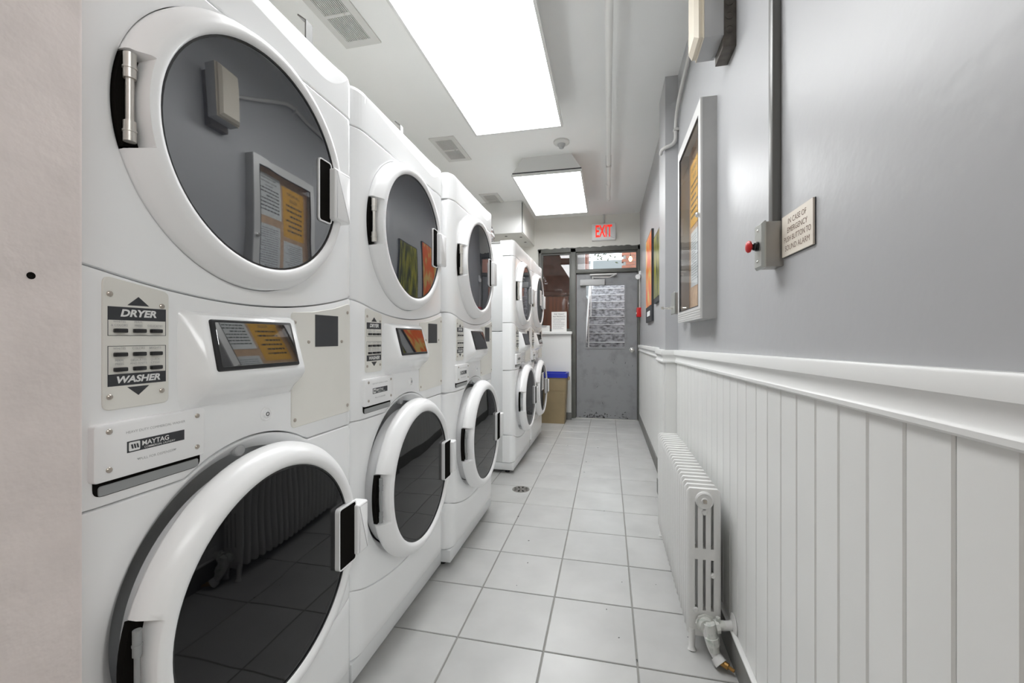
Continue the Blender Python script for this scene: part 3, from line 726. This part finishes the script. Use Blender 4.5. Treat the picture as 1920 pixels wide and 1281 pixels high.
# emergency alarm push-button box
al = thing('alarm_button_box', (XR, 1.268, 1.338), 'grey steel alarm box with a red push button beside the ivory sign', 'alarm button')
obj('box', MB().box(.408, XR, 1.238, 1.298, 1.338, 1.458, .002), 'box_steel', al)
FA = FRt((.408, 0, 0))
fp_ = obj('faceplate', MB().prism(FA, rrect(-1.300, -1.236, 1.336, 1.460), 0, .010, .006, 1), 'box_plate', al)
for z in (1.356, 1.440): obj('screw', MB().lathe(FA, -1.268, z, [(.004, .009), (.004, .011), (.001, .013)], 12, cap1=True), 'chrome', fp_)
pb = obj('push_button', MB().lathe(FA, -1.268, 1.398, [(.006, .024), (.010, .026), (.0155, .029), (.0165, .034), (.013, .038), (.004, .040)], 24, cap0=True, cap1=True), 'red', al)
obj('button_collar', MB().lathe(FA, -1.268, 1.398, [(.013, .008), (.013, .016), (.0105, .017), (.0105, .022), (.007, .023), (.007, .027)], 20), 'black_plastic', al)
rw = obj('conduit_raceway', MB().box(.428, XR, 1.252, 1.280, 1.458, CEIL, .002), 'raceway', label='grey square conduit running from the alarm box up to the ceiling', cat='conduit')
# engraved sign
sg = thing('engraved_sign', (XR, 1.148, 1.358), 'ivory engraved plastic sign about sounding the alarm', 'sign')
obj('plate', MB().prism(G, rrect(-1.232, -1.062, 1.358, 1.462), .002, .006), 'sign_ivory', sg)
obj('backing', MB().prism(G, rrect(-1.232, -1.0605, 1.3565, 1.4625), 0, .002), 'black_print', sg)
tm = MB()
for s_, b, sx in [('IN CASE OF', 1.4425, 1), ('EMERGENCY', 1.4205, 1), ('PUSH BUTTON TO', 1.3985, .9), ('SOUND ALARM', 1.3765, 1)]: text(s_, G, -1.144, b, .0063, .0195, 0, 0, sx=sx, mb=tm)
obj('lettering', tm, 'engraved', sg)
# emergency light unit high on the wall
eu = thing('emergency_light_unit', (XR, 1.71, 2.235), 'boxy emergency light unit with cream cover high on the right wall', 'emergency light')
obj('body', MB().box(.340, .405, 1.64, 1.785, 2.235, 2.52, .002), 'light_grey_metal', eu)
FEm = FRt((.340, 0, 0))
obj('cover', MB().prism(FEm, rrect(-1.785, -1.64, 2.235, 2.52), 0, .004).prism(FEm, inset(rrect(-1.783, -1.642, 2.237, 2.518), .004), .004, .032, .014, 1), 'cream_plastic', eu)
obj('backbox', MB().box(.405, XR, 1.655, 1.77, 2.20, 2.50, .002), 'box_dark', eu)
for z in (2.262, 2.312, 2.362, 2.412): obj('knockout', MB().lathe(FE((0, 1.655, 0)), .427, z, [(.014, 0), (.014, .002), (.011, .002), (.011, .001), (.003, .001)], 16, cap1=True), 'box_dark', eu)
cn = MB().tube(path([(.432, 1.792, 2.44), (.432, 2.35, 2.70), (.432, 2.80, 2.64), (.432, 2.925, 2.56), (.432, 2.928, 2.42), (.348, 2.935, 2.395), (.348, 3.0, 2.39)], .08), .012, 10)
co = obj('conduit_pipe', cn, 'conduit', label='bent grey electrical conduit running along the wall above the notice case', cat='conduit')
obj('clip', MB().box(.418, .450, 2.905, 2.950, 2.50, 2.515, .002).box(.415, XR, 2.40, 2.415, 2.665, 2.70, .002), 'conduit', co)
# key switch box behind the notice case
kb = thing('key_switch_box', (XR, 2.66, 1.292), 'small steel key switch box beyond the notice case', 'switch')
obj('box', MB().box(.380, XR, 2.59, 2.72, 1.292, 1.412, .004), 'box_steel', kb)
obj('faceplate', MB().prism(FRt((.380, 0, 0)), rrect(-2.725, -2.585, 1.288, 1.416, .006), 0, .006, .002, 1), 'box_plate', kb)
obj('key_lever', MB().tube([(.378, 2.66, 1.325), (.345, 2.66, 1.325)], .009, 10).tube([(.345, 2.66, 1.325), (.315, 2.665, 1.325)], .005, 8).tube([(.318, 2.665, 1.318), (.318, 2.665, 1.334)], .008, 10), 'chrome', kb)
# framed prints on the far wall
GF = FRt((XF, 0, 0))
p1 = thing('flower_print', (XF, 4.55, 1.31), 'tall framed print of an orange flower on the far right wall', 'picture')
obj('frame', MB().prism(GF, rrect(-4.86, -4.25, 1.31, 2.20), 0, .022), 'black_print', p1)
obj('picture', MB().prism(GF, rrect(-4.85, -4.26, 1.47, 2.19), .022, .0232), 'poster_flower', p1)
obj('caption', MB().prism(GF, rrect(-4.72, -4.40, 1.37, 1.42), .022, .0232), 'paper_grey', p1)
p2 = thing('forest_print', (XF, 3.80, 1.46), 'framed print of a yellow-green forest path, partly behind the wall pier', 'picture')
obj('frame', MB().prism(GF, rrect(-4.04, -3.52, 1.455, 2.055), 0, .022), 'black_print', p2)
obj('picture', MB().prism(GF, rrect(-4.03, -3.53, 1.50, 2.045), .022, .0232), 'poster_forest', p2)
# fire alarm pull station and sounder
fa = thing('fire_alarm_pull', (.405, 5.90, 1.425), 'red fire alarm pull station in the corner beside the door', 'fire alarm')
obj('box', MB().box(.375, XF, 5.85, 5.96, 1.425, 1.550, .004), 'red', fa)
obj('pull_bar', MB().box(.368, .375, 5.87, 5.94, 1.46, 1.485, .002), 'white_print', fa)
cl = obj('alarm_conduit', MB().tube(path([(.418, 5.905, 1.55), (.418, 5.905, 1.93), (.418, 5.905, 1.96)], .02), .009, 8), 'conduit', label='thin white conduit above the red fire alarm station', cat='conduit')
em = thing('wall_lamp_head', (.41, 5.90, 1.95), 'small white fitting on the wall above the fire alarm', 'lamp')
obj('mount', MB().box(.405, XF, 5.86, 5.95, 1.955, 2.04, .006), 'white_plastic', em)
obj('head', MB().tube([(.415, 5.88, 1.985), (.385, 5.82, 1.955)], [.022, .034], 14), 'white_plastic', em)

# ================================================================== RADIATOR
rad = thing('radiator', (.34, 2.13, 0), 'white cast-iron column radiator on the right beneath the panelling', 'radiator')
rx0, rx1, rz0, rz1 = .284, .400, .055, .595
xb = [0, .010, .026, .036, .053, .063, .080, .090, .106, .116]; zb = [0, .10, .285, .325, .495, .540]
def section(th):
    mb = MB(); nx, nz = len(xb), len(zb); idx = {}
    def tx(i): return th * (.35 if i in (0, nx - 1) else .92 if i in (1, nx - 2) else 1.0)
    for s in (-1, 1):
        for i in range(nx):
            for j in range(nz):
                t = tx(i) * (.45 if j in (0, nz - 1) else 1); z = zb[j]
                if i in (0, nx - 1) and j in (0, nz - 1): z += .012 if j == 0 else -.012
                idx[s, i, j] = len(mb.v); mb.v.append((rx0 + xb[i] - .342, s * t / 2, rz0 + z))
    hole = lambda i, j: 0 <= i < nx - 1 and 0 <= j < nz - 1 and i in (2, 4, 6) and j in (1, 3)
    for i in range(nx - 1):
        for j in range(nz - 1):
            if hole(i, j):
                for (a, b), (c, d) in [((i, j), (i + 1, j)), ((i + 1, j), (i + 1, j + 1)), ((i + 1, j + 1), (i, j + 1)), ((i, j + 1), (i, j))]:
                    mb.f.append((idx[-1, a, b], idx[-1, c, d], idx[1, c, d], idx[1, a, b]))
            else:
                for s in (-1, 1): mb.f.append((idx[s, i, j], idx[s, i + 1, j], idx[s, i + 1, j + 1], idx[s, i, j + 1]))
    bd = [(i, 0) for i in range(nx)] + [(nx - 1, j) for j in range(1, nz)] + [(i, nz - 1) for i in range(nx - 2, -1, -1)] + [(0, j) for j in range(nz - 2, 0, -1)]
    for k in range(len(bd)):
        a, b = bd[k], bd[(k + 1) % len(bd)]; mb.f.append((idx[-1, a[0], a[1]], idx[-1, b[0], b[1]], idx[1, b[0], b[1]], idx[1, a[0], a[1]]))
    return mb
sme = mesh('section', section(.034), 'radiator', (0, 0, 0), angle=55)
NS = 21
for k in range(NS): share('section', sme, rad, (.002, 1.668 + .0455 * k - 2.13, 0))
ym = 1.668 + .0455 * (NS - 1)
obj('hub_tube', MB().tube([(.342, 1.66, .55), (.342, ym, .55)], .026, 16).tube([(.342, 1.66, .11), (.342, ym, .11)], .026, 16), 'radiator', rad)
FN = FE((0, 1.652, 0))
pl_ = obj('end_plug', MB().lathe(FN, .342, .556, [(.031, -.01), (.031, .004), (.026, .008), (.022, .006), (.012, .006), (.010, .012)], 24, cap1=True), 'radiator', rad)
obj('plug_square', MB().box(.336, .348, 1.634, 1.642, .550, .562, .001), 'screw_metal', pl_)
for a, b in [(.342, .512), (.312, .155), (.372, .285)]: obj('stud', MB().lathe(FN, a, b, [(.010, -.004), (.010, .002), (.006, .006)], 12, cap1=True), 'radiator', rad)
for y in (1.668, ym):
    for x in (.302, .385): obj('leg', MB().tube([(x, y, .08), (x, y - .003, .012), (x, y - .006, 0)], [.014, .011, .016], 10), 'radiator', rad)
vl = obj('valve_body', MB().tube([(.342, 1.66, .112), (.346, 1.622, .114)], [.028, .024], 14).tube([(.344, 1.648, .112), (.345, 1.640, .113)], .034, 8).tube([(.352, 1.618, .130), (.366, 1.600, .046)], [.019, .016], 12).tube([(.358, 1.610, .088), (.362, 1.606, .066)], .023, 8).tube([(.342, 1.622, .116), (.405, 1.632, .124)], .016, 12).tube([(.372, 1.626, .119), (.384, 1.628, .121)], .023, 8).tube([(.382, 1.627, .12), (.382, 1.627, .152)], .008, 8), 'valve_paint', rad)
obj('supply_pipe', MB().tube(path([(.340, 1.632, .108), (.356, 1.608, .050), (.374, 1.590, .026)], .02), .013, 12).tube([(.368, 1.596, .034), (.382, 1.582, .020)], [.020, .022], 10), 'radiator', rad)
obj('drain_cock', MB().tube([(.378, 1.586, .026), (.402, 1.570, .022)], .011, 10).tube([(.400, 1.572, .022), (.418, 1.560, .018)], .006, 8), 'brass', rad)
obj('wall_pipe', MB().tube([(.395, 1.630, .122), (.436, 1.636, .126)], .016, 12), 'radiator', rad)
obj('wall_flange', MB().lathe(FRt((.438, 0, 0)), -1.636, .126, [(.040, .001), (.040, .004), (.030, .008), (.018, .010)], 24, cap1=True), 'radiator', rad)

# ================================================================== CEILING THINGS
def fixture(x0, x1, y0, y1, zb, inx, iny, label):
    t = thing('ceiling_light', ((x0 + x1) / 2, (y0 + y1) / 2, zb), label, 'ceiling light', 'fluorescent ceiling lights')
    a = [(x0 + inx, y0 + iny), (x1 - inx, y0 + iny), (x1 - inx, y1 - iny), (x0 + inx, y1 - iny)]; b = [(x0 + .01, y0 + .01), (x1 - .01, y0 + .01), (x1 - .01, y1 - .01), (x0 + .01, y1 - .01)]
    mb = MB().add([(x, y, CEIL) for x, y in a] + [(x, y, zb + .035) for x, y in b], [(0, 1, 5, 4), (1, 2, 6, 5), (2, 3, 7, 6), (3, 0, 4, 7), (0, 3, 2, 1), (4, 5, 6, 7)])
    obj('housing', mb, 'fixture_white', t)
    obj('shadow_gap', MB().box(x0 + .006, x1 - .006, y0 + .006, y1 - .006, zb + .020, zb + .036), 'black_print', t)
    FCc = FC((0, 0, zb)); po = rrect(x0, x1, y0, y1); pi = inset(po, .016)
    obj('door_frame', MB().frame(FCc, po, pi, -.022, 0), 'fixture_white', t)
    obj('diffuser', MB().box(x0 + .012, x1 - .012, y0 + .012, y1 - .012, zb + .004, zb + .010), 'diffuser', t)
fixture(-1.005, -.325, 1.10, 3.135, 2.715, .03, .03, 'large glowing ceiling light panel nearest the camera')
fixture(-.905, -.235, 3.95, 5.29, 2.695, .10, .03, 'farther glowing ceiling light on a tapered housing near the exit')
fixture(.75, 1.43, -1.75, -.35, 2.715, .03, .03, 'unseen ceiling light behind the viewer, added to brighten the machine fronts')  # unseen fixture, set off to the right as added fill for the left side
def vent(yc, label):
    t = thing('ceiling_vent', (-1.405, yc, CEIL), label, 'vent', 'exhaust grilles along the ceiling')
    F_ = FC((-1.405, yc, CEIL))
    obj('backing', MB().box(-1.485, -1.325, yc - .20, yc + .20, CEIL - .004, CEIL - .001), 'dark_cavity', t)
    po = rrect(-.115, .115, -.245, .245); pi = rrect(-.074, .074, -.195, .195)
    obj('frame', MB().frame(F_, po, pi, 0, .010), 'vent_white', t)
    obj('crossbar', MB().prism(F_, rrect(-.074, .074, -.010, .010), .002, .012), 'vent_white', t)
    sl = mesh('slat', MB().box(-.0026, .0026, -.195, .195, -.0105, -.003), 'vent_white', (0, 0, 0))
    for k in range(14): share('slat', sl, t, (-.068 + .136 * k / 13, 0, 0))
    obj('screw', MB().lathe(F_, .04, 0, [(.008, .012), (.008, .014), (.003, .017)], 10, cap1=True), 'chrome', t)
for yc, lab in [(1.985, 'louvred ceiling vent nearest the camera above the first dryer'), (3.65, 'louvred ceiling vent level with the smoke detector'), (5.11, 'farthest louvred ceiling vent, left of the far light')]: vent(yc, lab)
sd = thing('smoke_detector', (-.40, 3.72, CEIL), 'round white smoke detector between the two ceiling lights', 'smoke detector')
FD = FC((0, 0, CEIL))
obj('base', MB().lathe(FD, -.40, 3.72, [(.070, 0), (.070, .014), (.062, .022), (.045, .026)], 32, cap1=True), 'vent_white', sd)
obj('sensor', MB().lathe(FD, -.40, 3.72, [(.036, .026), (.032, .040), (.022, .050), (.020, .060), (.010, .064)], 24, cap1=True), 'light_grey_metal', sd)
cp = obj('ceiling_pipe', MB().tube([(.005, -1.4, 2.795), (.005, 5.12, 2.795)], .021, 14).tube([(.005, 4.62, 2.795), (.005, 4.72, 2.795)], .025, 14).tube([(.005, 5.08, 2.795), (.005, 5.15, 2.795)], .026, 14), 'pipe_white', label='long white pipe running along the ceiling towards the exit sign', cat='pipe')
obj('hanger', MB().box(-.020, .030, 4.10, 4.115, 2.77, CEIL, .001), 'conduit', cp)
ex = thing('exit_sign', (-.06, YE, 2.51), 'white exit sign with glowing red letters above the door', 'exit sign')
FX = FE((0, YE, 0))
obj('housing', MB().prism(FX, rrect(-.221, .102, 2.512, 2.745, .006), 0, .060, .008, 2), 'white_plastic', ex)
obj('lettering', text('EXIT', FX, -.06, 2.628, .0612, .235, 0, .018, fit=.225), 'red_glow', ex)
obj('exit_conduit', MB().tube([(-.055, YE - .02, 2.745), (-.055, YE - .02, CEIL)], .012, 10), 'conduit', label='short vertical conduit above the exit sign', cat='conduit')
# bulkhead and flexible duct in the far left corner
bh = thing('ceiling_bulkhead', (-1.35, 5.65, 2.475), kind='structure')
obj('front_panel', MB().box(XL, -1.062, 5.21, 5.232, 2.475, CEIL, .003), 'trim_white', bh)
obj('side_panel', MB().box(-1.072, -1.050, 5.236, YE, 2.485, CEIL), 'wall_cream', bh)
obj('bottom_panel', MB().box(XL, -1.060, 5.225, YE, 2.475, 2.492), 'wall_cream', bh)
obj('joint_gap', MB().box(-1.066, -1.056, 5.222, 5.24, 2.478, CEIL - .02), 'dark_cavity', bh)
for x, y in ((-1.12, 5.45), (-1.12, 5.75), (-1.30, 5.36)): obj('hole', MB().lathe(FC((0, 0, 2.475)), x, y, [(.018, 0), (.018, .001), (.002, .001)], 12), 'dark_cavity', bh)
fl = [(-1.22, 4.15, 1.985)] + [Vector((-1.22 - .22 * (1 - math.cos(t)), 4.15 + .05 * math.sin(t), 2.16 + .20 * math.sin(t))) for t in [math.pi / 2 * k / 10 for k in range(11)]] + [(-1.62, 4.2, 2.36)]
pts = []; fl = [Vector(p) for p in fl]
for i in range(len(fl) - 1):
    for k in range(6): pts.append(fl[i].lerp(fl[i + 1], k / 6))
pts.append(fl[-1])
obj('flexible_duct', MB().tube(pts, [.085 + (.006 if k % 2 else 0) for k in range(len(pts))], 20), 'foil', label='crinkled foil exhaust duct above the fourth washer-dryer', cat='duct')
for (x, y, z, lab) in [(-.87, 1.09, 2.10, 'bent metal strap on top of the nearest washer-dryer'), (-.965, 1.85, 2.175, 'bent metal strap on top of the second washer-dryer'), (-.955, 2.60, 2.19, 'bent metal strap on top of the third washer-dryer')]:
    zt = MH - .012
    obj('metal_strap', MB().box(x - .002, x + .002, y - .014, y + .014, zt, z - .012).add([(x - .002, y - .014, z - .012), (x + .002, y - .014, z - .012), (x + .002, y + .014, z - .012), (x - .002, y + .014, z - .012), (x - .028, y - .014, z + .006), (x - .026, y - .014, z + .010), (x - .026, y + .014, z + .010), (x - .028, y + .014, z + .006)], [(0, 1, 5, 4), (1, 2, 6, 5), (2, 3, 7, 6), (3, 0, 4, 7), (4, 5, 6, 7)]), 'raceway', label=lab, cat='strap', group='metal straps above the washer-dryers')

# ================================================================== FLOOR AND LEDGE THINGS
tc_ = thing('rubbish_bin', (-.76, 5.72, 0), 'tall tan rubbish bin with a blue rim beside the half wall', 'bin')
def taper(x0, x1, y0, y1, z0, X0, X1, Y0, Y1, z1, r=.03):
    a, b = rrect(x0, x1, y0, y1, r), rrect(X0, X1, Y0, Y1, r); n = len(a)
    return MB().add([(x, y, z0) for x, y in a] + [(x, y, z1) for x, y in b], [(i, (i + 1) % n, n + (i + 1) % n, n + i) for i in range(n)] + [tuple(reversed(range(n)))])
obj('body', taper(-.955, -.565, 5.62, 5.84, 0, -.985, -.535, 5.59, 5.87, .635), 'can_tan', tc_)
obj('band', taper(-.975, -.545, 5.598, 5.862, .43, -.977, -.543, 5.596, 5.864, .445), 'can_tan', tc_)
obj('rim', MB().frame(FU(), rrect(-.995, -.525, 5.58, 5.88, .03), rrect(-.965, -.555, 5.61, 5.85, .03), .615, .675), 'blue_plastic', tc_)
obj('liner', MB().prism(FU(), rrect(-.965, -.555, 5.61, 5.85, .03), .56, .60), 'bag_clear', tc_)
obj('handle', MB().box(-.53, -.505, 5.68, 5.78, .575, .62, .008), 'can_tan', tc_)
fd = thing('floor_drain', (-.643, 3.125, 0), 'round metal floor drain grate in the gap between the machines', 'drain')
FDn = FU((-.643, 3.125, 0))
obj('ring', MB().lathe(FDn, 0, 0, [(.066, 0), (.065, .003), (.054, .003), (.053, 0)], 32), 'drain_metal', fd)
obj('well', MB().lathe(FDn, 0, 0, [(.054, .0008), (.001, .0008)], 32), 'dark_cavity', fd)
gm = MB()
for k in range(8):
    t = k * math.pi / 4 + .2; c_, s_ = math.cos(t), math.sin(t)
    gm.prism(FDn, [(.010 * c_ - .006 * -s_, .010 * s_ - .006 * c_), (.055 * c_ - .011 * -s_, .055 * s_ - .011 * c_), (.055 * c_ + .011 * -s_, .055 * s_ + .011 * c_), (.010 * c_ + .006 * -s_, .010 * s_ + .006 * c_)], .001, .003)
obj('grate', gm.prism(FDn, circ(0, 0, .014, 16), .001, .003), 'drain_metal', fd)
FLg = FE((0, 5.985, 0))
ps = notice(FLg, -.785, -.570, 1.236, 1.515, 0, 'white printed card standing on the ledge below the side window', 9, head=['FREE TENANT', 'SELF PRODUCTS'], ink='ink_light', name='ledge_card', cat='card', hs=.024)
obj('back_support', MB().box(-.72, -.63, 5.986, 6.03, 1.235, 1.30), 'paper', ps)
bxm = thing('small_carton', (-.87, 6.0, 1.235), 'small white carton on the ledge beside the printed card', 'box')
obj('carton', MB().box(-.945, -.81, 5.95, 6.05, 1.235, 1.32, .003), 'paper', bxm)
obj('flap', MB().add([(-.945, 5.948, 1.300), (-.86, 5.940, 1.300), (-.835, 5.945, 1.322), (-.945, 5.948, 1.322)], [(0, 1, 2, 3)]), 'grey_print', bxm)
